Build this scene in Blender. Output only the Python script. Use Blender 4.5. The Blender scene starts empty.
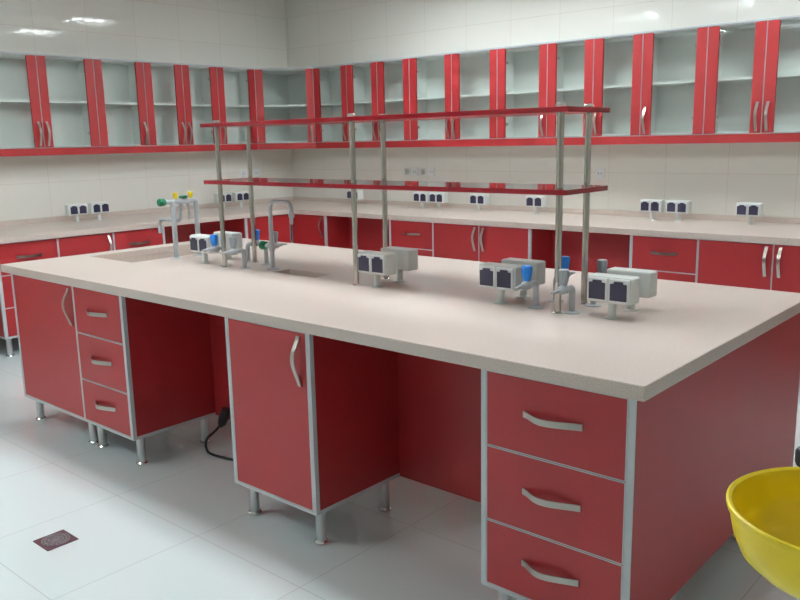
import bpy, bmesh, math
from mathutils import Vector, Matrix

C = bpy.context.scene.collection
PI = math.pi

# ------------------------------------------------------------------ materials
def new_mat(name):
    m = bpy.data.materials.new(name)
    m.use_nodes = True
    nt = m.node_tree
    return m, nt, nt.nodes['Principled BSDF']

def plain(name, col, rough=.4, metal=0., spec=.5, noise=0., nscale=60., emit=None, strength=0., coat=0.):
    m, nt, b = new_mat(name)
    b.inputs['Base Color'].default_value = (*col, 1)
    b.inputs['Roughness'].default_value = rough
    b.inputs['Metallic'].default_value = metal
    b.inputs['Specular IOR Level'].default_value = spec
    b.inputs['Coat Weight'].default_value = coat
    if noise:
        n = nt.nodes.new('ShaderNodeTexNoise'); n.inputs['Scale'].default_value = nscale
        n.inputs['Detail'].default_value = 3
        g = nt.nodes.new('ShaderNodeNewGeometry')
        nt.links.new(g.outputs['Position'], n.inputs['Vector'])
        mx = nt.nodes.new('ShaderNodeMix'); mx.data_type = 'RGBA'
        mx.inputs[6].default_value = (*[c * (1 - noise) for c in col], 1)
        mx.inputs[7].default_value = (*[min(1, c * (1 + noise)) for c in col], 1)
        nt.links.new(n.outputs['Fac'], mx.inputs[0])
        nt.links.new(mx.outputs[2], b.inputs['Base Color'])
    if emit:
        b.inputs['Emission Color'].default_value = (*emit, 1)
        b.inputs['Emission Strength'].default_value = strength
    return m

def tile_mat(name, axes, periods, offsets, seam, col, seamcol, rough, spec=.5, var=.03):
    """Rectangular tiles laid in world space: seam lines of width `seam` on two axes."""
    m, nt, b = new_mat(name)
    N, L = nt.nodes, nt.links
    g = N.new('ShaderNodeNewGeometry')
    s = N.new('ShaderNodeSeparateXYZ'); L.new(g.outputs['Position'], s.inputs[0])
    def mth(op, a, v=None):
        n = N.new('ShaderNodeMath'); n.operation = op
        for i, q in enumerate((a, v)):
            if q is None: continue
            if isinstance(q, (int, float)): n.inputs[i].default_value = q
            else: L.new(q, n.inputs[i])
        return n.outputs[0]
    masks, cells = [], []
    for ax, p, o in zip(axes, periods, offsets):
        t = mth('DIVIDE', mth('SUBTRACT', s.outputs[ax], o), p)
        cells.append(mth('FLOOR', t))
        d = mth('MULTIPLY', mth('ABSOLUTE', mth('SUBTRACT', mth('FRACT', mth('ADD', t, .5)), .5)), p)
        masks.append(mth('LESS_THAN', d, seam / 2))
    mask = mth('MAXIMUM', masks[0], masks[1])
    cx = N.new('ShaderNodeCombineXYZ'); L.new(cells[0], cx.inputs[0]); L.new(cells[1], cx.inputs[1])
    wn = N.new('ShaderNodeTexWhiteNoise'); L.new(cx.outputs[0], wn.inputs['Vector'])
    tone = N.new('ShaderNodeMix'); tone.data_type = 'RGBA'
    tone.inputs[6].default_value = (*[c * (1 - var) for c in col], 1)
    tone.inputs[7].default_value = (*col, 1)
    L.new(wn.outputs['Value'], tone.inputs[0])
    mx = N.new('ShaderNodeMix'); mx.data_type = 'RGBA'
    L.new(mask, mx.inputs[0]); L.new(tone.outputs[2], mx.inputs[6]); mx.inputs[7].default_value = (*seamcol, 1)
    L.new(mx.outputs[2], b.inputs['Base Color'])
    b.inputs['Roughness'].default_value = rough
    b.inputs['Specular IOR Level'].default_value = spec
    return m

def stone_mat(name):
    m, nt, b = new_mat(name)
    N, L = nt.nodes, nt.links
    g = N.new('ShaderNodeNewGeometry')
    n1 = N.new('ShaderNodeTexNoise'); n1.inputs['Scale'].default_value = 290; n1.inputs['Detail'].default_value = 2
    n2 = N.new('ShaderNodeTexNoise'); n2.inputs['Scale'].default_value = 2.2; n2.inputs['Detail'].default_value = 4
    for n in (n1, n2): L.new(g.outputs['Position'], n.inputs['Vector'])
    r = N.new('ShaderNodeValToRGB')
    r.color_ramp.elements[0].position = .33; r.color_ramp.elements[0].color = (.47, .385, .335, 1)
    r.color_ramp.elements[1].position = .56; r.color_ramp.elements[1].color = (.66, .565, .515, 1)
    L.new(n1.outputs['Fac'], r.inputs[0])
    mx = N.new('ShaderNodeMix'); mx.data_type = 'RGBA'; mx.blend_type = 'MULTIPLY'
    mx.inputs[0].default_value = 1
    r2 = N.new('ShaderNodeValToRGB')
    r2.color_ramp.elements[0].position = .3; r2.color_ramp.elements[0].color = (.93, .92, .91, 1)
    r2.color_ramp.elements[1].position = .7; r2.color_ramp.elements[1].color = (1, 1, 1, 1)
    L.new(n2.outputs['Fac'], r2.inputs[0])
    L.new(r.outputs[0], mx.inputs[6]); L.new(r2.outputs[0], mx.inputs[7])
    L.new(mx.outputs[2], b.inputs['Base Color'])
    b.inputs['Roughness'].default_value = .32
    return m

def glass_mat(name):
    m = bpy.data.materials.new(name); m.use_nodes = True
    nt = m.node_tree; nt.nodes.clear()
    o = nt.nodes.new('ShaderNodeOutputMaterial')
    t = nt.nodes.new('ShaderNodeBsdfTransparent'); t.inputs[0].default_value = (.935, .957, .947, 1)
    g = nt.nodes.new('ShaderNodeBsdfGlossy'); g.inputs['Roughness'].default_value = .02
    lw = nt.nodes.new('ShaderNodeLayerWeight'); lw.inputs[0].default_value = .5
    pw = nt.nodes.new('ShaderNodeMath'); pw.operation = 'POWER'; pw.inputs[1].default_value = 5
    f = nt.nodes.new('ShaderNodeMath'); f.operation = 'MULTIPLY_ADD'; f.inputs[1].default_value = .9; f.inputs[2].default_value = .03
    nt.links.new(lw.outputs['Facing'], pw.inputs[0]); nt.links.new(pw.outputs[0], f.inputs[0])
    x = nt.nodes.new('ShaderNodeMixShader')
    nt.links.new(f.outputs[0], x.inputs[0]); nt.links.new(t.outputs[0], x.inputs[1]); nt.links.new(g.outputs[0], x.inputs[2])
    nt.links.new(x.outputs[0], o.inputs[0])
    return m

M = dict(
    red=plain('red laminate', (.34, .0185, .0215), .40, noise=.10, nscale=90),
    red_gloss=plain('red lacquered shelf', (.25, .003, .011), .06),
    edge=plain('grey edge banding', (.50, .53, .55), .35),
    edgedark=plain('fine grey edge banding', (.36, .34, .35), .4),
    white=plain('white board', (.84, .86, .84), .45),
    steel=plain('brushed steel', (.42, .395, .36), .3, 1.),
    poststeel=plain('polished tube steel', (.47, .445, .41), .07, 1.),
    chrome=plain('polished steel', (.78, .77, .75), .10, 1.),
    alu=plain('satin aluminium', (.62, .64, .65), .32, .85),
    tapgrey=plain('grey coated tap', (.42, .445, .47), .35),
    knobgrey=plain('grey plastic knob', (.36, .39, .43), .4),
    blue=plain('blue plastic knob', (.022, .27, .85), .35),
    green=plain('green plastic knob', (.004, .16, .07), .4),
    yellowknob=plain('yellow plastic knob', (.80, .58, .01), .4),
    housing=plain('pale grey socket plastic', (.65, .68, .655), .42),
    sockwhite=plain('white socket plastic', (.72, .74, .74), .35),
    insert=plain('dark violet socket flap', (.030, .027, .062), .3),
    yellow=plain('yellow plastic bowl', (.90, .69, .012), .33),
    black=plain('black plastic', (.012, .012, .016), .4),
    cable=plain('black rubber cable', (.015, .015, .02), .5),
    glass=glass_mat('cabinet glass'),
    stone=stone_mat('speckled beige worktop'),
    drainmetal=plain('worn drain metal', (.30, .27, .29), .4, .6, noise=.5, nscale=120),
    drainframe=plain('dark drain frame', (.11, .035, .05), .5, noise=.3, nscale=100),
    ceil=plain('white ceiling', (.80, .81, .80), .7),
    paint=plain('pale wall paint', (.76, .77, .76), .6),
    tube=plain('fluorescent tube', (.9, .9, .9), .5, emit=(.90, .98, 1.0), strength=54),
    whitemetal=plain('white enamelled metal', (.8, .81, .81), .35),
)
TW = .4775; TH = .3217
CREAM = (.76, .745, .69); SEAM = (.65, .585, .53)
M['tile_x'] = tile_mat('cream wall tiles along x', ('X', 'Z'), (TW, TH), (-1.79, 1.243), .0042, CREAM, SEAM, .045, spec=.5)
M['tile_y'] = tile_mat('cream wall tiles along y', ('Y', 'Z'), (TW, TH), (1.452, 1.238), .0042, CREAM, SEAM, .045, spec=.28)
M['floor'] = tile_mat('white floor tiles', ('X', 'Y'), (.606, .6), (-1.755, -.80), .004, (.765, .83, .835), (.60, .625, .62), .13, var=.012)

# ------------------------------------------------------------------ mesh builder
class MB:
    def __init__(s): s.bm = bmesh.new()
    def box(s, x0, x1, y0, y1, z0, z1):
        v = [s.bm.verts.new((x, y, z)) for z in (z0, z1) for x, y in ((x0, y0), (x1, y0), (x1, y1), (x0, y1))]
        for f in ((3, 2, 1, 0), (4, 5, 6, 7), (0, 1, 5, 4), (1, 2, 6, 5), (2, 3, 7, 6), (3, 0, 4, 7)):
            s.bm.faces.new([v[i] for i in f])
        return s
    def tube(s, pts, r, seg=14, caps=True):
        """A round tube through pts; r one radius or one per point."""
        pts = [Vector(p) for p in pts]; n = len(pts)
        rr = r if isinstance(r, (list, tuple)) else [r] * n
        tang = []
        for i in range(n):
            a = pts[max(0, i - 1)]; b = pts[min(n - 1, i + 1)]
            if i and i < n - 1:
                d1 = (pts[i] - a); d2 = (b - pts[i])
                t = (d1.normalized() if d1.length > 1e-9 else Vector()) + (d2.normalized() if d2.length > 1e-9 else Vector())
            else: t = b - a
            tang.append(t.normalized() if t.length > 1e-9 else Vector((0, 0, 1)))
        t0 = tang[0]
        u = t0.cross(Vector((0, 0, 1)))
        if u.length < 1e-3: u = t0.cross(Vector((0, 1, 0)))
        u.normalize(); rings = []
        for i in range(n):
            t = tang[i]; u = (u - t * u.dot(t)).normalized(); w = t.cross(u)
            rings.append([s.bm.verts.new(pts[i] + (u * math.cos(a) + w * math.sin(a)) * max(rr[i], 1e-5))
                          for a in (2 * PI * k / seg for k in range(seg))])
        for a, b in zip(rings, rings[1:]):
            for k in range(seg):
                s.bm.faces.new((a[k], a[(k + 1) % seg], b[(k + 1) % seg], b[k]))
        if caps:
            s.bm.faces.new(list(reversed(rings[0]))); s.bm.faces.new(rings[-1])
        return s
    def lathe(s, prof, c=(0, 0, 0), seg=24):
        """Profile of (radius, z) about a vertical axis at c."""
        rings = []
        for r, z in prof:
            if r < 1e-6: rings.append([s.bm.verts.new((c[0], c[1], c[2] + z))])
            else: rings.append([s.bm.verts.new((c[0] + r * math.cos(a), c[1] + r * math.sin(a), c[2] + z))
                                for a in (2 * PI * k / seg for k in range(seg))])
        for a, b in zip(rings, rings[1:]):
            for k in range(seg):
                j = (k + 1) % seg
                if len(a) == 1 and len(b) == 1: continue
                if len(a) == 1: s.bm.faces.new((a[0], b[j], b[k]))
                elif len(b) == 1: s.bm.faces.new((a[k], a[j], b[0]))
                else: s.bm.faces.new((a[k], a[j], b[j], b[k]))
        return s
    def slab(s, xs, ys, z0, z1, solid):
        """Grid slab with holes: the cells for which solid(i, j) is true."""
        vt, vb = {}, {}
        def g(d, i, j, z):
            if (i, j) not in d: d[i, j] = s.bm.verts.new((xs[i], ys[j], z))
            return d[i, j]
        nx, ny = len(xs) - 1, len(ys) - 1
        ok = lambda i, j: 0 <= i < nx and 0 <= j < ny and solid(i, j)
        for i in range(nx):
            for j in range(ny):
                if not ok(i, j): continue
                s.bm.faces.new([g(vt, a, b, z1) for a, b in ((i, j), (i + 1, j), (i + 1, j + 1), (i, j + 1))])
                s.bm.faces.new([g(vb, a, b, z0) for a, b in ((i, j + 1), (i + 1, j + 1), (i + 1, j), (i, j))])
                for (di, dj), (a, b) in (((0, -1), ((i, j), (i + 1, j))), ((1, 0), ((i + 1, j), (i + 1, j + 1))),
                                         ((0, 1), ((i + 1, j + 1), (i, j + 1))), ((-1, 0), ((i, j + 1), (i, j)))):
                    if not ok(i + di, j + dj):
                        s.bm.faces.new((g(vb, *a, z0), g(vb, *b, z0), g(vt, *b, z1), g(vt, *a, z1)))
        return s
    def prism(s, poly, y0, y1):
        """Polygon in x,z (counter-clockwise seen from -y) pulled from y0 to y1."""
        a = [s.bm.verts.new((x, y0, z)) for x, z in poly]; b = [s.bm.verts.new((x, y1, z)) for x, z in poly]
        s.bm.faces.new(a); s.bm.faces.new(list(reversed(b)))
        n = len(poly)
        for k in range(n): s.bm.faces.new((a[k], b[k], b[(k + 1) % n], a[(k + 1) % n]))
        return s
    def xform(s, mat): s.bm.transform(mat); return s
    def build(s, name, mat, parent=None, bevel=0., seg=2, smooth=False, loc=None):
        bmesh.ops.recalc_face_normals(s.bm, faces=s.bm.faces)
        me = bpy.data.meshes.new(name); s.bm.to_mesh(me); s.bm.free()
        me.materials.append(mat if not isinstance(mat, str) else M[mat])
        if smooth:
            me.shade_smooth(); me.set_sharp_from_angle(angle=math.radians(38))
        o = bpy.data.objects.new(name, me); C.objects.link(o)
        if parent: o.parent = parent
        if loc: o.location = loc
        if bevel:
            b = o.modifiers.new('bevel', 'BEVEL'); b.width = bevel; b.segments = seg
            b.limit_method = 'ANGLE'; b.angle_limit = math.radians(40)
        return o

def tag(o, label, cat, group=None):
    o['label'] = label; o['category'] = cat
    if group: o['group'] = group
    return o
def thing(name, label, cat, loc=(0, 0, 0), rz=0., group=None):
    o = bpy.data.objects.new(name, None); C.objects.link(o)
    o.empty_display_size = .1
    o.location = loc; o.rotation_euler = (0, 0, rz)
    return tag(o, label, cat, group)
def struct(o): o['kind'] = 'structure'; return o
def dup(o, loc, rz, label, group=None):
    r = o.copy(); C.objects.link(r); r.location = loc; r.rotation_euler = (0, 0, rz)
    r['label'] = label
    if group: r['group'] = group
    for ch in list(o.children):
        c = ch.copy(); C.objects.link(c); c.parent = r
        for g in list(ch.children):
            d = g.copy(); C.objects.link(d); d.parent = c
    return r

# ------------------------------------------------------------------ room shell
XW, YW, XE, YS, ZC = -6.122, 4.2465, 2.9, -4.0, 3.05
T = .12
struct(MB().box(XW - T, XE + T, YS - T, YW + T, -.1, 0).build('floor', 'floor'))
struct(MB().box(XW - T, XE + T, YS - T, YW + T, ZC, ZC + .1).build('ceiling', 'ceil'))
struct(MB().box(XW - T, XE + T, YW, YW + T, 0, ZC).build('wall_back', 'tile_x'))
struct(MB().box(XW - T, XW, YS, YW, 0, ZC).build('wall_left', 'tile_y'))
struct(MB().box(XE, XE + T, YS, YW, 0, ZC).build('wall_right', 'tile_y'))
struct(MB().box(XW - T, XE + T, YS - T, YS, 0, ZC).build('wall_front', 'tile_x'))

# ------------------------------------------------------------------ ceiling lights
def ceiling_light():
    t = thing('ceiling_light', 'square white fluorescent louvre light set in the white ceiling above the benches', 'ceiling light',
              (0, 0, ZC), 0, 'fluorescent ceiling lights')
    h = .3
    tr = MB().box(-h, h, -h, h, -.012, -.001)
    for a, b, c, d in ((-h, h, -h, -h + .02), (-h, h, h - .02, h), (-h, -h + .02, -h + .02, h - .02), (h - .02, h, -h + .02, h - .02)):
        tr.box(a, b, c, d, -.07, -.012)
    tr.build('tray', 'whitemetal', t)
    for k in range(3):
        x = (k - 1) * .18
        MB().tube([(x, -.27, -.035), (x, .27, -.035)], .024, 10).build('tube', 'tube', t, smooth=True)
    lv = MB()
    for k in range(5):
        y = -.28 + k * .14
        lv.box(-.28, .28, y - .002, y + .002, -.09, -.07)
    for x in (-.09, .09): lv.box(x - .002, x + .002, -.28, .28, -.09, -.07)
    lv.build('louvre', 'whitemetal', t)
    return t
cl = ceiling_light(); first = True
for y, xs in ((3.25, (-3.7, -2.4, -.6)), (.5, (-3.9, -2.75, -1.6, -.45)), (-2.3, (-3.9, -2.75))):  # last row: unseen fixtures added to brighten the floor at the left front
    for x in xs:
        if first: cl.location = (x, y, ZC); first = False
        else: dup(cl, (x, y, ZC), 0, cl['label'])

# ------------------------------------------------------------------ handles, legs
def strap(mb, n=22, length=.19, w=.019, t=.004, height=.033):
    """Wavy strap handle along x, standing out towards -y, ends on y = 0."""
    key = [(0, 0), (.05, .002), (.12, .009), (.2, .019), (.28, .0275), (.36, .0325), (.44, .034), (.52, .0325), (.6, .0285), (.7, .0215), (.8, .014), (.9, .0065), (1, 0)]
    def off(u):
        for (a, p), (b, q) in zip(key, key[1:]):
            if u <= b:
                s = (u - a) / (b - a)
                return (p + (q - p) * s) / .034 * height
        return 0
    rows = []
    for i in range(n + 1):
        u = i / n; x = (u - .5) * length; y = -off(u)
        rows.append([mb.bm.verts.new((x, yy, z)) for yy, z in ((y - t, -w / 2), (y - t, w / 2), (y, w / 2), (y, -w / 2))])
    for a, b in zip(rows, rows[1:]):
        for k in range(4): mb.bm.faces.new((a[k], a[(k + 1) % 4], b[(k + 1) % 4], b[k]))
    mb.bm.faces.new(list(reversed(rows[0]))); mb.bm.faces.new(rows[-1])
    return mb
HANDLE = {}
def handle(parent, x, z, vertical):
    key = vertical
    if key not in HANDLE:
        mb = strap(MB(), length=.20 if vertical == 'small' else .192)
        if vertical: mb.xform(Matrix.Rotation(PI / 2, 4, 'Y'))       # the bulge comes to the upper half
        o = mb.build('handle', 'steel', smooth=True); HANDLE[key] = o.data
    else:
        o = bpy.data.objects.new('handle', HANDLE[key]); C.objects.link(o)
    o.parent = parent; o.location = (x, 0, z)
    return o
LEGM = {}
def leg(parent, x, y, h):
    if 'leg' not in LEGM:
        o = MB().tube([(0, 0, .012), (0, 0, h)], .0205, 18).build('leg', 'alu', smooth=True); LEGM['leg'] = o.data
        f = MB().lathe([(0, 0), (.027, 0), (.029, .004), (.029, .010), (.024, .016), (.0, .016)]).build('foot', 'chrome', smooth=True); LEGM['foot'] = f.data
    else:
        o = bpy.data.objects.new('leg', LEGM['leg']); C.objects.link(o)
        f = bpy.data.objects.new('foot', LEGM['foot']); C.objects.link(f)
    o.parent = parent; o.location = (x, y, 0)
    f.parent = o

# ------------------------------------------------------------------ base cabinets
ZB, ZT = .148, .8568
def front(parent, kind, x0, x1, z0, z1, hx=None, hz=None):
    """One door or drawer front between x0..x1, z0..z1; its face at y = 0."""
    g = .0012
    f = MB().box(x0 + g, x1 - g, 0, .018, z0 + g, z1 - g).build(kind, 'red', parent)
    e = .0042; b = MB()
    b.box(x0 + g, x0 + e, -.0006, .0175, z0 + g, z1 - g); b.box(x1 - e, x1 - g, -.0006, .0175, z0 + g, z1 - g)
    b.box(x0 + e, x1 - e, -.0006, .0175, z0 + g, z0 + e); b.box(x0 + e, x1 - e, -.0006, .0175, z1 - e, z1 - g)
    b.build('edge_band', 'edge', f)
    if kind == 'door': handle(f, hx, hz, 'tall')
    else: handle(f, (x0 + x1) / 2, z0 + (z1 - z0) * .53, False)
    return f
def base_cabinet(label, loc, rz, cols, depth=.5, name='base_cabinet', cat='cabinet', group=None, legs=None, sides=(.018, .018), end=None):
    """cols: list of (width, 'L' or 'R' door handle side, or 'D' for three drawers)."""
    t = thing(name, label, cat, loc, rz, group)
    w = sum(c[0] for c in cols); a, b = sides
    MB().box(.0005, w - .0005, .0185, depth, ZB + .002, ZT).build('carcass', 'red', t)
    tr = MB()
    tr.box(0, a, -.001, .0185, ZB, ZT); tr.box(w - b, w, -.001, .0185, ZB, ZT)
    tr.box(a, w - b, -.001, .0185, ZB, ZB + .012)
    tr.box(0, w, .0185, depth, ZB - .001, ZB + .015)
    tr.build('edge_trim', 'edge', t)
    x = 0
    for i, (cw, k) in enumerate(cols):
        x0 = x + (a if i == 0 else 0); x1 = x + cw - (b if i == len(cols) - 1 else 0); x += cw
        if k == 'D':
            zz = [ZB + .012, .377, .619, ZT - .001]
            for z0, z1 in zip(zz, zz[1:]): front(t, 'drawer', x0, x1, z0, z1)
        else:
            front(t, 'door', x0, x1, ZB + .012, ZT - .001, (x1 - .042) if k == 'R' else (x0 + .042), .742)
    for lx, ly in (legs or ((.045, .06), (w - .045, .06), (.045, depth - .07), (w - .045, depth - .07))):
        leg(t, lx, ly, ZB)
    return t

# the island -----------------------------------------------------------------
YF = .013
base_cabinet('red island cabinet with one tall door, at the left end of the island bench', (-3.697, YF, 0), 0, [(.686, 'R')], depth=.43, sides=(.018, .004))
base_cabinet('red three-drawer island cabinet left of the open knee space with a black cable', (-3.011, YF, 0), 0, [(.459, 'D')], depth=.5, sides=(.004, .018))
base_cabinet('red single-door cabinet standing mid-bench between the two island knee spaces', (-1.776, YF, 0), 0, [(.496, 'R')], depth=.5)
dr = base_cabinet('red three-drawer cabinet at the near right corner of the island', (-.522, YF, 0), 0, [(.4775, 'D')], depth=.5, sides=(.018, .003))
base_cabinet('red three-drawer cabinet on the far side of the island against the end panel', (-.0445, 1.535, 0), PI, [(.4775, 'D')], depth=.5, sides=(.003, .018))
base_cabinet('red door cabinet on the far side of the island at its left end', (-3.011, 1.535, 0), PI, [(.686, 'L')], depth=.33)
# end panel and knee-space back panels
t = thing('end_panel', 'wide red side panel closing the near right end of the island', 'panel', (-.0445, 0, 0))
MB().box(.001, .018, YF, 1.535, ZB, ZT).build('board', 'red', t)
MB().box(.0005, .0185, YF - .001, YF + .003, ZB, ZT).box(.0005, .0185, 1.532, 1.536, ZB, ZT).box(.003, .016, YF, 1.535, ZT - .004, ZT - .0005).build('edge_trim', 'edge', t)
for x0, x1, lab in ((-2.551, -1.777, 'red back panel of the island knee space beside the hanging black cable'),
                    (-1.279, -.523, 'red back panel of the island knee space beside the near drawer cabinet')):
    t = thing('knee_space_panel', lab, 'panel', (x0, .488, 0))
    MB().box(.0, x1 - x0, 0, .018, ZB + .002, ZT).build('board', 'red', t)

# worktop with two sinks
WZ0, WZ1, WL, WD = .8570, .9, 3.7866, 1.5513
S1 = (-3.668, -3.203, .465, 1.19); S2 = (-2.288, -1.978, .696, .806)
t = thing('island_worktop', 'long speckled beige worktop of the island with two sunk sinks', 'worktop', (0, 0, 0))
xs = [-WL, S1[0], S1[1], S2[0], S2[1], 0]; ys = [0, S1[2], S2[2], S2[3], S1[3], WD]
def solid(i, j):
    if i == 1 and 1 <= j <= 3: return False
    if i == 3 and j == 2: return False
    return True
MB().slab(xs, ys, WZ0, WZ1, solid).build('top', 'stone', t, bevel=.003)
def basin(name, r, depth):
    x0, x1, y0, y1 = r; zb = WZ1 - depth; k = .012
    m = MB()
    m.box(x0 - k, x1 + k, y0 - k, y1 + k, zb - k, zb)
    m.box(x0 - k, x0, y0 - k, y1 + k, zb, WZ0); m.box(x1, x1 + k, y0 - k, y1 + k, zb, WZ0)
    m.box(x0, x1, y0 - k, y0, zb, WZ0); m.box(x0, x1, y1, y1 + k, zb, WZ0)
    o = m.build(name, 'stone', t)
    MB().lathe([(.03, .001), (.03, .004), (.022, .003), (0, .002)], ((x0 + x1) / 2, (y0 + y1) / 2, zb)).build('waste', 'chrome', o, smooth=True)
basin('sink_basin', S1, .22); basin('cup_sink', S2, .16)

# reagent shelf rack ---------------------------------------------------------
t = thing('reagent_shelf_rack', 'two-tier glossy red shelf on chrome posts along the middle of the island', 'shelf rack', (0, 0, WZ1))
for z in (.433, .718):
    MB().box(-2.688, -.584, .605, .918, z, z + .0185).build('shelf', 'red_gloss', t, bevel=.0015)
for x in (-2.622, -1.663, -.639):
    for y in (.657, .857):
        p = MB().tube([(x, y, 0), (x, y, .749)], .0125, 20).build('post', 'poststeel', t, smooth=True)
        MB().lathe([(0, 0), (.020, 0), (.020, .010), (.014, .014), (0, .015)], (x, y, .737)).build('cap', 'chrome', p, smooth=True)
        MB().lathe([(.0126, 0), (.019, 0), (.019, .003), (.0126, .006)], (x, y, 0)).build('base_ring', 'chrome', p, smooth=True)

# bench sockets --------------------------------------------------------------
def bench_socket():
    t = thing('bench_socket', '', 'socket', (0, 0, WZ1))
    MB().lathe([(0, 0), (.028, 0), (.028, .003), (.016, .006), (.0145, .008), (.0145, .062), (0, .062)]).build('pedestal', 'housing', t, smooth=True)
    MB().box(-.086, .086, -.030, .036, .058, .152).build('housing', 'housing', t, bevel=.006)
    for k in (-1, 1):
        cx = k * .0405
        fr = MB().box(cx - .0385, cx + .0385, -.039, -.029, .063, .147).build('socket_frame', 'sockwhite', t, bevel=.004)
        poly = [(-.031, -.033), (.031, -.033), (.031, .024), (.028, .027), (.018, .027), (.016, .035), (-.016, .035), (-.018, .027), (-.028, .027), (-.031, .024)]
        MB().prism([(cx + x, .104 + z) for x, z in poly], -.0415, -.0385).build('flap', 'insert', fr)
    return t
IS = [(-2.836, .690, 0, 'double bench socket facing the room, leftmost on the island by the left posts'),
      (-2.846, .856, PI, 'double bench socket turned to the far side, behind the leftmost island socket'),
      (-1.568, .690, 0, 'double bench socket facing the room, beside the middle front chrome post'),
      (-1.571, .848, PI, 'double bench socket turned to the far side, beside the middle chrome posts'),
      (-.913, .694, 0, 'double bench socket facing the room, left of the right-hand blue tap'),
      (-.909, .850, PI, 'double bench socket with its blank back shown, behind the blue knob tap on the right'),
      (-.441, .694, 0, 'double bench socket facing the room, rightmost front socket on the island'),
      (-.447, .857, PI, 'double bench socket with its blank back shown, nearest the right end of the island')]
BK = [(-4.960, 'double bench socket half hidden behind the middle chrome post, on the back counter'),
      (-4.075, 'double bench socket on the back counter, left of the close pair above drawers'),
      (-3.880, 'double bench socket on the back counter, right of the close pair above drawers'),
      (-3.415, 'double bench socket alone on the back counter, above the paired door handles'),
      (-2.827, 'double bench socket on the back counter, next left of the front right chrome post'),
      (-1.802, 'double bench socket on the back counter, first one right of the shelf rack'),
      (-1.594, 'double bench socket on the back counter, second one right of the shelf rack'),
      (-1.081, 'double bench socket standing alone at the right end of the back counter')]
LF = [(1.553, 'double bench socket on the left counter, leftmost of its pair at far left'),
      (1.762, 'double bench socket on the left counter, nearest the big sink tap on the island'),
      (3.100, 'double bench socket on the left counter, partly behind the left front chrome post'),
      (3.321, 'double bench socket on the left counter, between the two left chrome posts')]
sk = bench_socket(); first = True
for lst, rz, grp in ((IS, None, 'island bench sockets'), ([(x, 4.05, 0, l) for x, l in BK], 0, 'back counter sockets'),
                     ([(-5.88, y, PI / 2, l) for y, l in LF], 0, 'left counter sockets')):
    for x, y, r, lab in lst:
        if first:
            sk.location = (x, y, WZ1); sk.rotation_euler = (0, 0, r); sk['label'] = lab; sk['group'] = grp; first = False
        else: dup(sk, (x, y, WZ1), r, lab, grp)

# bench taps -----------------------------------------------------------------
def bench_tap(mat, label):
    t = thing('bench_tap', label, 'tap', (0, 0, WZ1), 0, 'single bench taps')
    MB().lathe([(0, 0), (.031, 0), (.031, .003), (.018, .006), (0, .007)]).build('flange', 'tapgrey', t, smooth=True)
    MB().tube([(0, 0, .004), (0, 0, .082), (0, -.003, .090), (0, -.012, .095), (0, -.05, .095)], .0115).build('riser', 'tapgrey', t, smooth=True)
    v = MB().tube([(0, -.040, .095), (0, -.046, .095), (0, -.05, .095), (0, -.078, .095), (0, -.085, .095), (0, -.098, .095)],
                  [.0125, .016, .0175, .0175, .0135, .011])
    v.lathe([(.013, .105), (.011, .112), (.009, .118)], (0, -.064, 0))
    v.build('valve_body', 'tapgrey', t, smooth=True)
    MB().tube([(0, -.097, .095), (0, -.108, .095), (0, -.109, .095), (0, -.12, .095), (0, -.121, .095), (0, -.145, .094)],
              [.0085, .0085, .0065, .0065, .0055, .0035]).build('nozzle', 'tapgrey', t, smooth=True)
    n = 12; k = MB()
    k.lathe([(0, .112), (.0125, .112), (.0145, .116), (.0195, .160), (.0195, .166), (.017, .169), (0, .169)], (0, -.064, 0), 20)
    for i in range(n):
        a = 2 * PI * i / n
        k.tube([(.0155 * math.cos(a), -.064 + .0155 * math.sin(a), .124), (.0195 * math.cos(a), -.064 + .0195 * math.sin(a), .160)], .0017, 6)
    k.build('knob', mat, t, smooth=True)
    return t
tb = bench_tap('blue', 'blue-knobbed grey bench tap in front of the left chrome posts')
tg = bench_tap('knobgrey', 'grey-knobbed bench tap in front, right of the left front chrome post')
tb.location = (-2.673, .700, WZ1); tg.location = (-2.499, .690, WZ1)
dup(tb, (-.756, .697, WZ1), 0, 'blue-knobbed grey bench tap standing left of the front right chrome post')
dup(tg, (-.599, .692, WZ1), 0, 'grey-knobbed bench tap standing right against the front right chrome post')
dup(tb, (-2.669, .850, WZ1), PI, 'blue-knobbed grey bench tap on the far side behind the left chrome posts')
dup(tg, (-2.506, .842, WZ1), PI, 'grey-knobbed bench tap on the far side, behind the tall swan-neck tap')
dup(tb, (-.758, .849, WZ1), PI, 'blue-knobbed grey bench tap on the far side between the right chrome posts')
dup(tg, (-.598, .852, WZ1), PI, 'grey-knobbed bench tap on the far side, right of the rear right chrome post')

def arc(c, r, a0, a1, u, v, n=8):
    c, u, v = Vector(c), Vector(u), Vector(v)
    return [c + (u * math.cos(a0 + (a1 - a0) * i / n) + v * math.sin(a0 + (a1 - a0) * i / n)) * r for i in range(n + 1)]
X, Y, Z = (1, 0, 0), (0, 1, 0), (0, 0, 1)
t = thing('swan_neck_tap', 'tall grey swan-neck tap with a green knob over the small cup sink', 'tap', (-2.352, .755, WZ1))
MB().lathe([(0, 0), (.033, 0), (.033, .003), (.018, .006), (0, .007)]).build('flange', 'tapgrey', t, smooth=True)
pts = [Vector((0, 0, .004)), Vector((0, 0, .31))] + arc((.035, 0, .31), .035, PI, PI / 2, X, Z) + arc((.125, 0, .31), .035, PI / 2, 0, X, Z) + [Vector((.16, 0, .285))]
MB().tube(pts, .0115, 16).build('neck', 'tapgrey', t, smooth=True)
MB().tube([(.16, 0, .295), (.16, 0, .272), (.16, 0, .269), (.16, 0, .240), (.16, 0, .237)], [.0145, .0145, .009, .0075, .005]).build('nozzle', 'tapgrey', t, smooth=True)
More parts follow.
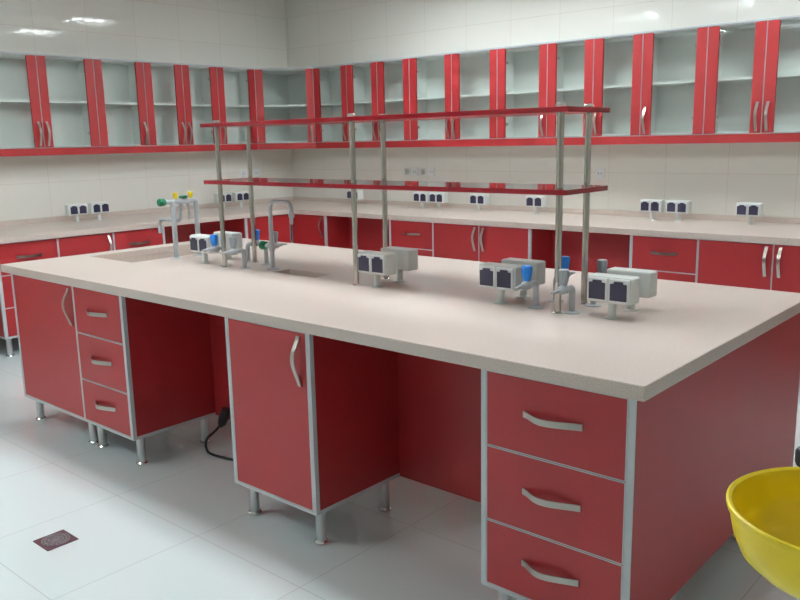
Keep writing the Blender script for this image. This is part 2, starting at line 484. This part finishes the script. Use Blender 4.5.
MB().tube([(.0, 0, .118), (-.035, 0, .118), (-.037, 0, .118), (-.048, 0, .118)], [.016, .014, .010, .010]).tube([(0, 0, .094), (0, 0, .142)], [.0155, .0155]).build('valve_body', 'tapgrey', t, smooth=True)
gk = MB().tube([(-.044, 0, .118), (-.047, 0, .118), (-.078, 0, .118), (-.082, 0, .118)], [.015, .019, .0215, .018], 20)
for i in range(10):
    a = 2 * PI * i / 10
    gk.tube([(-.047, .019 * math.cos(a), .118 + .019 * math.sin(a)), (-.078, .0215 * math.cos(a), .118 + .0215 * math.sin(a))], .002, 6)
gk.build('knob', 'green', t, smooth=True)

t = thing('sink_mixer_tap', 'large grey two-legged sink tap with yellow knobs and a green end knob', 'tap', (-3.124, .70, WZ1))
D = .153; H = .322
for y in (0, D):
    l = MB().tube([(0, y, .003), (0, y, H)] if y == 0 else [(0, y, .003), (0, y, H - .012), (0, y - .004, H - .003), (0, y - .012, H)], .0145, 18).build('leg', 'tapgrey', t, smooth=True)
    MB().lathe([(0, 0), (.034, 0), (.034, .003), (.02, .006), (0, .007)], (0, y, 0)).build('flange', 'tapgrey', l, smooth=True)
MB().tube([(0, -.048, H), (0, .004, H), (0, .006, H), (0, .046, H), (0, .048, H), (0, .098, H), (0, .1, H), (0, D - .008, H)],
          [.011, .011, .0155, .0155, .018, .018, .0155, .014], 18).tube([(0, -.05, H), (0, -.03, H)], .0145).build('crossbar', 'tapgrey', t, smooth=True)
gk = MB().tube([(0, -.048, H), (0, -.052, H), (0, -.086, H), (0, -.091, H)], [.015, .018, .021, .017], 20)
for i in range(10):
    a = 2 * PI * i / 10
    gk.tube([(.018 * math.cos(a), -.052, H + .018 * math.sin(a)), (.021 * math.cos(a), -.086, H + .021 * math.sin(a))], .002, 6)
gk.build('knob', 'green', t, smooth=True)
for y in (.020, .120):
    MB().lathe([(.008, .010), (.008, .016), (.011, .017), (.0155, .046), (.013, .049), (0, .049)], (0, y, H)).build('knob', 'yellowknob', t, smooth=True)
MB().lathe([(.009, .012), (.009, .018), (.024, .019), (.024, .027), (.02, .030), (0, .030)], (0, .070, H)).build('knob', 'green', t, smooth=True)
sp = [Vector((-.004, .055, H - .012)), Vector((-.012, .055, H - .03)), Vector((-.016, .055, H - .07))] + \
     arc((-.044, .055, H - .085), .028, 0, -PI / 2, X, Z) + arc((-.20, .055, H - .141), .028, PI / 2, PI, X, Z) + [Vector((-.228, .055, H - .165))]
s = MB().tube(sp, .0105, 16).build('spout', 'tapgrey', t, smooth=True)
MB().tube([(-.228, .055, H - .16), (-.228, .055, H - .164), (-.228, .055, H - .195)], [.0115, .0145, .0145]).build('outlet', 'tapgrey', s, smooth=True)
MB().tube([(.0, .098, H - .01), (.004, .1, H - .045), (.004, .1, H - .05), (.004, .1, H - .115)], [.010, .010, .006, .004]).build('side_nozzle', 'tapgrey', t, smooth=True)

# cable in the knee space ----------------------------------------------------
def smooth_path(P, n=8):
    P = [Vector(p) for p in P]; out = []
    for i in range(len(P) - 1):
        a, b, c, d = P[max(0, i - 1)], P[i], P[i + 1], P[min(len(P) - 1, i + 2)]
        for k in range(n):
            u = k / n
            out.append(.5 * ((2 * b) + (c - a) * u + (2 * a - 5 * b + 4 * c - d) * u * u + (3 * b - a - 3 * c + d) * u ** 3))
    return out + [P[-1]]
t = thing('power_cable', 'black power cable drooping to the floor in the left island knee space', 'cable', (0, 0, 0))
MB().tube(smooth_path([(-2.435, .46, .19), (-2.47, .44, .11), (-2.53, .41, .045), (-2.505, .385, .008), (-2.42, .355, .007), (-2.30, .37, .007), (-2.12, .40, .007), (-1.9, .44, .007)]), .0065, 10).build('cord', 'cable', t, smooth=True)
MB().tube([(-2.425, .463, .215), (-2.44, .457, .17), (-2.452, .452, .135), (-2.463, .447, .115)], [.02, .026, .022, .009], 14).build('plug', 'black', t, smooth=True)

# perimeter counters ---------------------------------------------------------
XC, YC, CE, CS = -5.18, 3.3747, 1.42, -1.0
t = thing('perimeter_worktop', 'L-shaped speckled beige counter running along both tiled walls', 'worktop', (XW, YW, 0))
MB().slab([XW + .001, XC, CE], [CS, YC, YW - .001], WZ0, WZ1, lambda i, j: i == 0 or j == 1).xform(Matrix.Translation((-XW, -YW, 0))).build('top', 'stone', t, bevel=.003)
MB().box(XW + .001, XW + .017, CS, YW - .001, WZ1, .9416).box(XW + .017, CE, YW - .017, YW - .001, WZ1, .9416).xform(Matrix.Translation((-XW, -YW, 0))).build('backsplash', 'stone', t)

BX, BY = XC - .022, YC + .022
DP = .6
bc = 'base cabinets under the wall counters'
# left wall: local x runs towards +y
def left_base(y0, label, cols, **k): return base_cabinet(label, (BX, y0, 0), PI / 2, cols, depth=DP, group=bc, **k)
left_base(-.80, 'red base cabinet with two doors under the left counter, beyond the left picture edge', [(.42, 'R'), (.42, 'L')])
left_base(.562, 'red three-drawer base cabinet under the left counter, at the left picture edge', [(.468, 'D')], sides=(.018, .004))
left_base(1.030, 'red single-door base cabinet under the left counter, between two drawer cabinets', [(.465, 'R')], sides=(.003, .003))
left_base(1.495, 'red three-drawer base cabinet under the left counter, behind the big sink tap', [(.474, 'D')], sides=(.004, .018))
left_base(2.832, 'red base cabinet under the left counter, ending at the inner corner', [(.545, 'L')], sides=(.018, .003))
def back_base(x0, label, cols, **k): return base_cabinet(label, (x0, BY, 0), 0, cols, depth=DP, group=bc, **k)
back_base(BX + .003, 'red single-door base cabinet under the back counter, in the inner corner', [(BX * -1 - 4.722, 'R')], sides=(.003, .018))
back_base(-3.920, 'red three-drawer base cabinet under the back counter, right of the middle chrome posts', [(.494, 'D')], sides=(.018, .004))
back_base(-3.426, 'red two-door base cabinet under the back counter, with paired handles left of the right posts', [(.472, 'R'), (.484, 'L')], sides=(.003, .018))
back_base(-1.663, 'red three-drawer base cabinet under the back counter, right of the dark knee space', [(.481, 'D')], sides=(.018, .004))
back_base(-1.182, 'red two-door base cabinet under the back counter, at the right picture edge', [(.473, 'R'), (.469, 'L')], sides=(.003, .018))
back_base(.56, 'red two-door base cabinet at the far right end of the back counter', [(.42, 'R'), (.42, 'L')])
for (x, y, rz, w), lab in (((-4.721, BY + .30, 0, .80), 'red back panel of the knee space behind the middle chrome posts'),
                           ((-2.469, BY + .30, 0, .805), 'dark red back panel of the knee space behind the right chrome posts'),
                           ((BX - .30, 1.970, PI / 2, .861), 'dark red back panel of the knee space under the left counter')):
    t = thing('knee_space_panel', lab, 'panel', (x, y, 0), rz)
    MB().box(.0, w, 0, .018, ZB + .002, ZT).build('board', 'red', t)

# wall cabinets --------------------------------------------------------------
WCZ, WCH, WCD = 1.530, .744, .2415
def wall_cabinet(label, loc, rz, doors, name='wall_cabinet', depth=WCD, carcass=None, group='glass-fronted wall cabinets'):
    """doors: list of (width, handle side L or R)."""
    t = thing(name, label, 'wall cabinet', loc, rz, group)
    w = sum(d[0] for d in doors); H = WCH; y0 = .021
    if carcass: carcass(t, w)
    else:
        c = MB()
        c.box(.0005, .0165, y0, depth, .001, H); c.box(w - .0165, w - .0005, y0, depth, .001, H)
        c.box(.0165, w - .0165, y0, depth, .001, .017); c.box(.0165, w - .0165, y0, depth, H - .016, H)
        c.box(.0165, w - .0165, depth - .008, depth, .017, H - .016)
        c.build('carcass', 'white', t)
        MB().box(.0175, w - .0175, y0 + .006, depth - .009, H * .497, H * .497 + .019).build('shelf', 'white', t)
    MB().box(0, w, .002, depth, H + .0005, H + .011).build('top_trim', 'edge', t)
    x = 0; st = .076
    for dw, side in doors:
        a, b = x + .0012, x + dw - .0012; x += dw
        eb = .0028; xs_ = [a + eb, a + st, b - st, b - eb]; ys_ = [.003 + eb, .0085, H - .0075, H - .002 - eb]
        d = MB().slab(xs_, ys_, 0, .020, lambda i, j: i != 1 or j != 1).xform(Matrix(((1, 0, 0, 0), (0, 0, -1, .020), (0, 1, 0, 0), (0, 0, 0, 1)))).build('door', 'red', t)
        d.data.materials.append(M['edge'])                              # thin grey rails above and below the pane
        for p_ in d.data.polygons:
            if a + st - .001 < p_.center.x < b - st + .001 and abs(p_.normal.x) < .5: p_.material_index = 1
        MB().slab([a, a + eb, b - eb, b], [.003, .003 + eb, H - .002 - eb, H - .002], 0, .0205, lambda i, j: i != 1 or j != 1).xform(Matrix(((1, 0, 0, 0), (0, 0, -1, .020), (0, 1, 0, 0), (0, 0, 0, 1)))).build('edge_band', 'edgedark', d)
        MB().box(a + st, b - st, .008, .012, .007, H - .006).build('glass_pane', 'glass', d)
        hx = (b - .034) if side == 'R' else (a + .034)
        handle(d, hx, .115, 'small')
        gx = (a + st + .011) if side == 'R' else (b - st - .011)
        for z in (.12, H - .12):
            MB().lathe([(0, 0), (.011, 0), (.011, .004), (0, .005)], seg=12).xform(Matrix.Translation((gx, .0205, z)) @ Matrix.Rotation(-PI / 2, 4, 'X')).build('hinge', 'alu', d, smooth=True)
    return t
YU, XU = YW - .2426, XW + .2427            # front faces
def back_wall(x0, label, doors): return wall_cabinet(label, (x0, YU, WCZ), 0, doors)
def left_wall(y0, label, doors): return wall_cabinet(label, (XU, y0, WCZ), PI / 2, doors)
left_wall(.832, 'two-door red glass wall cabinet cut off by the left edge of the picture', [(.5, 'R'), (.497, 'L')])
left_wall(1.829, 'single-door red glass wall cabinet on the left wall, second cabinet from the left picture edge', [(.485, 'R')])
left_wall(2.314, 'two-door red glass wall cabinet on the left wall, left of the shelf rack end', [(.406, 'R'), (.400, 'L')])
left_wall(3.120, 'single-door red glass wall cabinet on the left wall, touching the diagonal corner cabinet', [(.465, 'L')])
XB0 = XU + .419
back_wall(XB0, 'single-door red glass wall cabinet on the back wall, touching the diagonal corner cabinet', [(-4.986 - XB0, 'R')])
back_wall(-4.986, 'two-door red glass wall cabinet behind the tops of the middle chrome posts', [(.409, 'R'), (.404, 'L')])
back_wall(-4.173, 'wide two-door red glass wall cabinet seen above mid-shelf, between middle and right posts', [(.490, 'R'), (.485, 'L')])
back_wall(-3.198, 'single-door red glass wall cabinet just left of the right chrome posts', [(.487, 'R')])
back_wall(-2.711, 'two-door red glass wall cabinet behind the tops of the right chrome posts', [(.411, 'R'), (.399, 'L')])
back_wall(-1.901, 'single-door red glass wall cabinet on the back wall, first one right of the shelf rack', [(.481, 'L')])
back_wall(-1.420, 'two-door red glass wall cabinet with a close handle pair at the right picture edge', [(.398, 'R'), (.402, 'L')])
back_wall(-.620, 'two-door red glass wall cabinet at the far right end of the back wall', [(.41, 'R'), (.41, 'L')])

DW = math.hypot(XB0 - XU, YU - 3.585)
def corner_carcass(t, w):
    """Five-sided corner box in the local frame of the diagonal door."""
    inv = (Matrix.Translation((XU, 3.585, 0)) @ Matrix.Rotation(math.atan2(YU - 3.585, XB0 - XU), 4, 'Z')).inverted()
    P = [Vector(p) for p in ((XU, 3.586, 0), (XB0 - .001, YU, 0), (XB0 - .001, YW - .002, 0), (XW + .002, YW - .002, 0), (XW + .002, 3.586, 0))]
    P = [inv @ p for p in P]
    d = .021 / math.sqrt(.5) * 1.0
    # push the two front corners back behind the door
    e0 = (P[4] - P[0]).normalized(); e1 = (P[2] - P[1]).normalized()
    P[0] = P[0] + e0 * d; P[1] = P[1] + e1 * d
    def slab(mb, poly, z0, z1):
        a = [mb.bm.verts.new((p.x, p.y, z0)) for p in poly]; b = [mb.bm.verts.new((p.x, p.y, z1)) for p in poly]
        mb.bm.faces.new(list(reversed(a))); mb.bm.faces.new(b)
        for k in range(len(poly)):
            j = (k + 1) % len(poly); mb.bm.faces.new((a[k], a[j], b[j], b[k]))
    def wallp(mb, p, q, z0, z1, th=.014):
        n = (q - p).normalized().cross(Vector((0, 0, 1))) * -th
        slab(mb, [p, q, q + n, p + n], z0, z1)
    H = WCH; c = MB()
    slab(c, P, .001, .017); slab(c, P, H - .016, H)
    for k in (1, 2, 3, 4): wallp(c, P[k], P[(k + 1) % 5], .017, H - .016)
    c.build('carcass', 'white', t)
    cen = sum(P, Vector()) / 5
    Q = [cen + (p - cen) * .93 for p in P]
    s = MB(); slab(s, Q, H * .497, H * .497 + .019); s.build('shelf', 'white', t)
wall_cabinet('diagonal red glass corner wall cabinet where the two tiled walls meet', (XU, 3.585, WCZ),
             math.atan2(YU - 3.585, XB0 - XU), [(DW, 'R')], name='corner_wall_cabinet', depth=.10, carcass=corner_carcass)

# red valance strips under the wall cabinets
VZ0, VZ1 = 1.470, 1.5285
def valance(label, p, q):
    p, q = Vector(p), Vector(q); L = (q - p).length
    o = MB().box(0, L, 0, .018, 0, VZ1 - VZ0).build('valance_strip', 'red')
    o.location = (p.x, p.y, VZ0); o.rotation_euler = (0, 0, math.atan2(q.y - p.y, q.x - p.x))
    return tag(o, label, 'valance', 'red valances under the wall cabinets')
valance('long red strip under the left wall cabinets', (XU, .832, 0), (XU, 3.583, 0))
valance('short red diagonal strip under the corner wall cabinet', (XU, 3.585, 0), (XB0, YU, 0))
valance('long red strip under the back wall cabinets', (XB0 + .002, YU, 0), (.2, YU, 0))

# wall outlets ---------------------------------------------------------------
def wall_outlet(label):
    t = thing('wall_outlet', label, 'wall outlet', (0, 0, 0), 0, 'wall outlets on the tiles')
    MB().box(-.042, .042, -.009, 0, -.042, .042).build('plate', 'sockwhite', t, bevel=.004)
    for x in (-.013, .013): MB().box(x - .0045, x + .0045, -.0098, -.008, -.011, .011).build('slot', 'knobgrey', t)
    return t
def wall_valve(label):
    t = thing('wall_valve', label, 'wall valve', (0, 0, 0), 0, 'round wall valves on the tiles')
    R = Matrix.Rotation(PI / 2, 4, 'X')
    MB().lathe([(0, 0), (.036, 0), (.036, .006), (.018, .010), (.016, .03), (0, .03)]).xform(R).build('body', 'alu', t, smooth=True)
    MB().lathe([(0, .03), (.024, .03), (.026, .036), (.022, .048), (0, .05)]).xform(R).build('knob', 'housing', t, smooth=True)
    return t
o = wall_outlet('white wall outlet on the left wall, left one of its pair above the shelf end'); o.location = (XW + .0005, 3.565, 1.224); o.rotation_euler = (0, 0, PI / 2)
dup(o, (XW + .0005, 3.737, 1.224), PI / 2, 'white wall outlet on the left wall, nearest the room corner')
dup(o, (-4.325, YW - .0005, 1.232), 0, 'white wall outlet on the back wall, between the two round valves')
dup(o, (-4.116, YW - .0005, 1.232), 0, 'white wall outlet on the back wall, right end of a row of four fittings')
dup(o, (-2.343, YW - .0005, 1.236), 0, 'white wall outlet on the back wall, right of the right chrome posts')
v = wall_valve('round wall valve on the back wall, left end of a row of four fittings'); v.location = (-4.432, YW - .0005, 1.232)
dup(v, (-4.224, YW - .0005, 1.232), 0, 'round wall valve on the back wall, third in a row of four fittings')

# floor drain ----------------------------------------------------------------
t = thing('floor_drain', 'small square metal floor drain in the white tiles', 'floor drain', (-2.166, -.580, .0005))
h = .063
MB().box(-h, h, -h, h, 0, .0025).build('frame', 'drainframe', t)
gr = MB()
for r0, r1 in ((.016, 0), (.030, .024), (.044, .038), (.054, .049)):
    gr.lathe([(r1, .0026), (r0, .0026), (r0, .005), (r1, .005)], seg=28)
for i in range(8):
    a = PI * i / 8
    b = MB().box(-.053, .053, -.002, .002, .0026, .0045).xform(Matrix.Rotation(a, 4, 'Z'))
    me = bpy.data.meshes.new('tmp'); b.bm.to_mesh(me); b.bm.free(); gr.bm.from_mesh(me); bpy.data.meshes.remove(me)
gr.build('grate', 'drainmetal', t)

# emergency eyewash bowl -----------------------------------------------------
BR = .1608; bz = 1.0
t = thing('eyewash_station', 'round yellow bowl of an eyewash stand at the lower right corner', 'eyewash', (.6173, -.6896, 0))
prof = [(BR - .002, bz - .012), (BR, bz - .006), (BR, bz - .001), (BR - .003, bz + .001), (BR - .008, bz - .002)]
outer = [(.022, bz - .115), (.06, bz - .113), (.09, bz - .107), (.118, bz - .095), (.138, bz - .076), (.149, bz - .050), (.1535, bz - .028), (.155, bz - .014)]
inner = [(.149, bz - .014), (.1475, bz - .028), (.143, bz - .048), (.132, bz - .071), (.113, bz - .089), (.087, bz - .1), (.055, bz - .106), (0, bz - .108)]
MB().lathe([(0, bz - .115)] + outer + prof + inner, seg=64).build('bowl', 'yellow', t, smooth=True)
MB().lathe([(0, .006), (.11, .006), (.12, .004), (.12, 0), (0, 0)]).tube([(0, 0, .004), (0, 0, bz - .114)], .024, 20).build('stand', 'yellow', t, smooth=True)
MB().lathe([(.02, .001), (.03, .001), (.03, .004), (0, .004)], (0, 0, bz - .109)).build('waste', 'chrome', t, smooth=True)
for dx, dy in ((-.066, .041), (.066, -.041)):
    p = MB().tube(smooth_path([(0, 0, bz - .125), (0, 0, bz - .06), (dx * .5, dy * .5, bz - .015), (dx, dy, bz + .01), (dx, dy, bz + .048)], 5), .008, 12).build('nozzle_pipe', 'yellow', t, smooth=True)
    MB().lathe([(0, .038), (.016, .038), (.018, .043), (.018, .060), (.015, .064), (0, .065)], (dx, dy, bz)).build('dust_cap', 'black', p, smooth=True)

# ------------------------------------------------------------------ camera, world, view
cam = bpy.data.cameras.new('camera'); co = bpy.data.objects.new('camera', cam); C.objects.link(co)
f, cx, cy, cz, yaw, pitch, roll = 815.1908, .856289, -1.922085, 1.531918, .7200269, .1929921, -.0203562
fw = Vector((-math.sin(yaw) * math.cos(pitch), math.cos(yaw) * math.cos(pitch), -math.sin(pitch)))
rt = Vector((math.cos(yaw), math.sin(yaw), 0)); up = rt.cross(fw)
r = rt * math.cos(roll) + up * math.sin(roll); u = -rt * math.sin(roll) + up * math.cos(roll)
co.matrix_world = Matrix(((r.x, u.x, -fw.x, cx), (r.y, u.y, -fw.y, cy), (r.z, u.z, -fw.z, cz), (0, 0, 0, 1)))
cam.sensor_width = 36; cam.lens = 36 * f / 800; cam.clip_start = .05
sc = bpy.context.scene
sc.camera = co
w = bpy.data.worlds.new('world'); sc.world = w; w.use_nodes = True
w.node_tree.nodes['Background'].inputs[0].default_value = (.8, .9, 1, 1)
w.node_tree.nodes['Background'].inputs[1].default_value = .3
sc.view_settings.view_transform = 'Standard'; sc.view_settings.look = 'None'
sc.view_settings.exposure = .34; sc.view_settings.gamma = 1; sc.view_settings.use_curve_mapping = False
sc.cycles.use_denoising = True
sc.cycles.max_bounces = 10; sc.cycles.diffuse_bounces = 5; sc.cycles.glossy_bounces = 5; sc.cycles.transparent_max_bounces = 16
sc.cycles.sample_clamp_indirect = 8
sc.cycles.caustics_reflective = False; sc.cycles.caustics_refractive = False
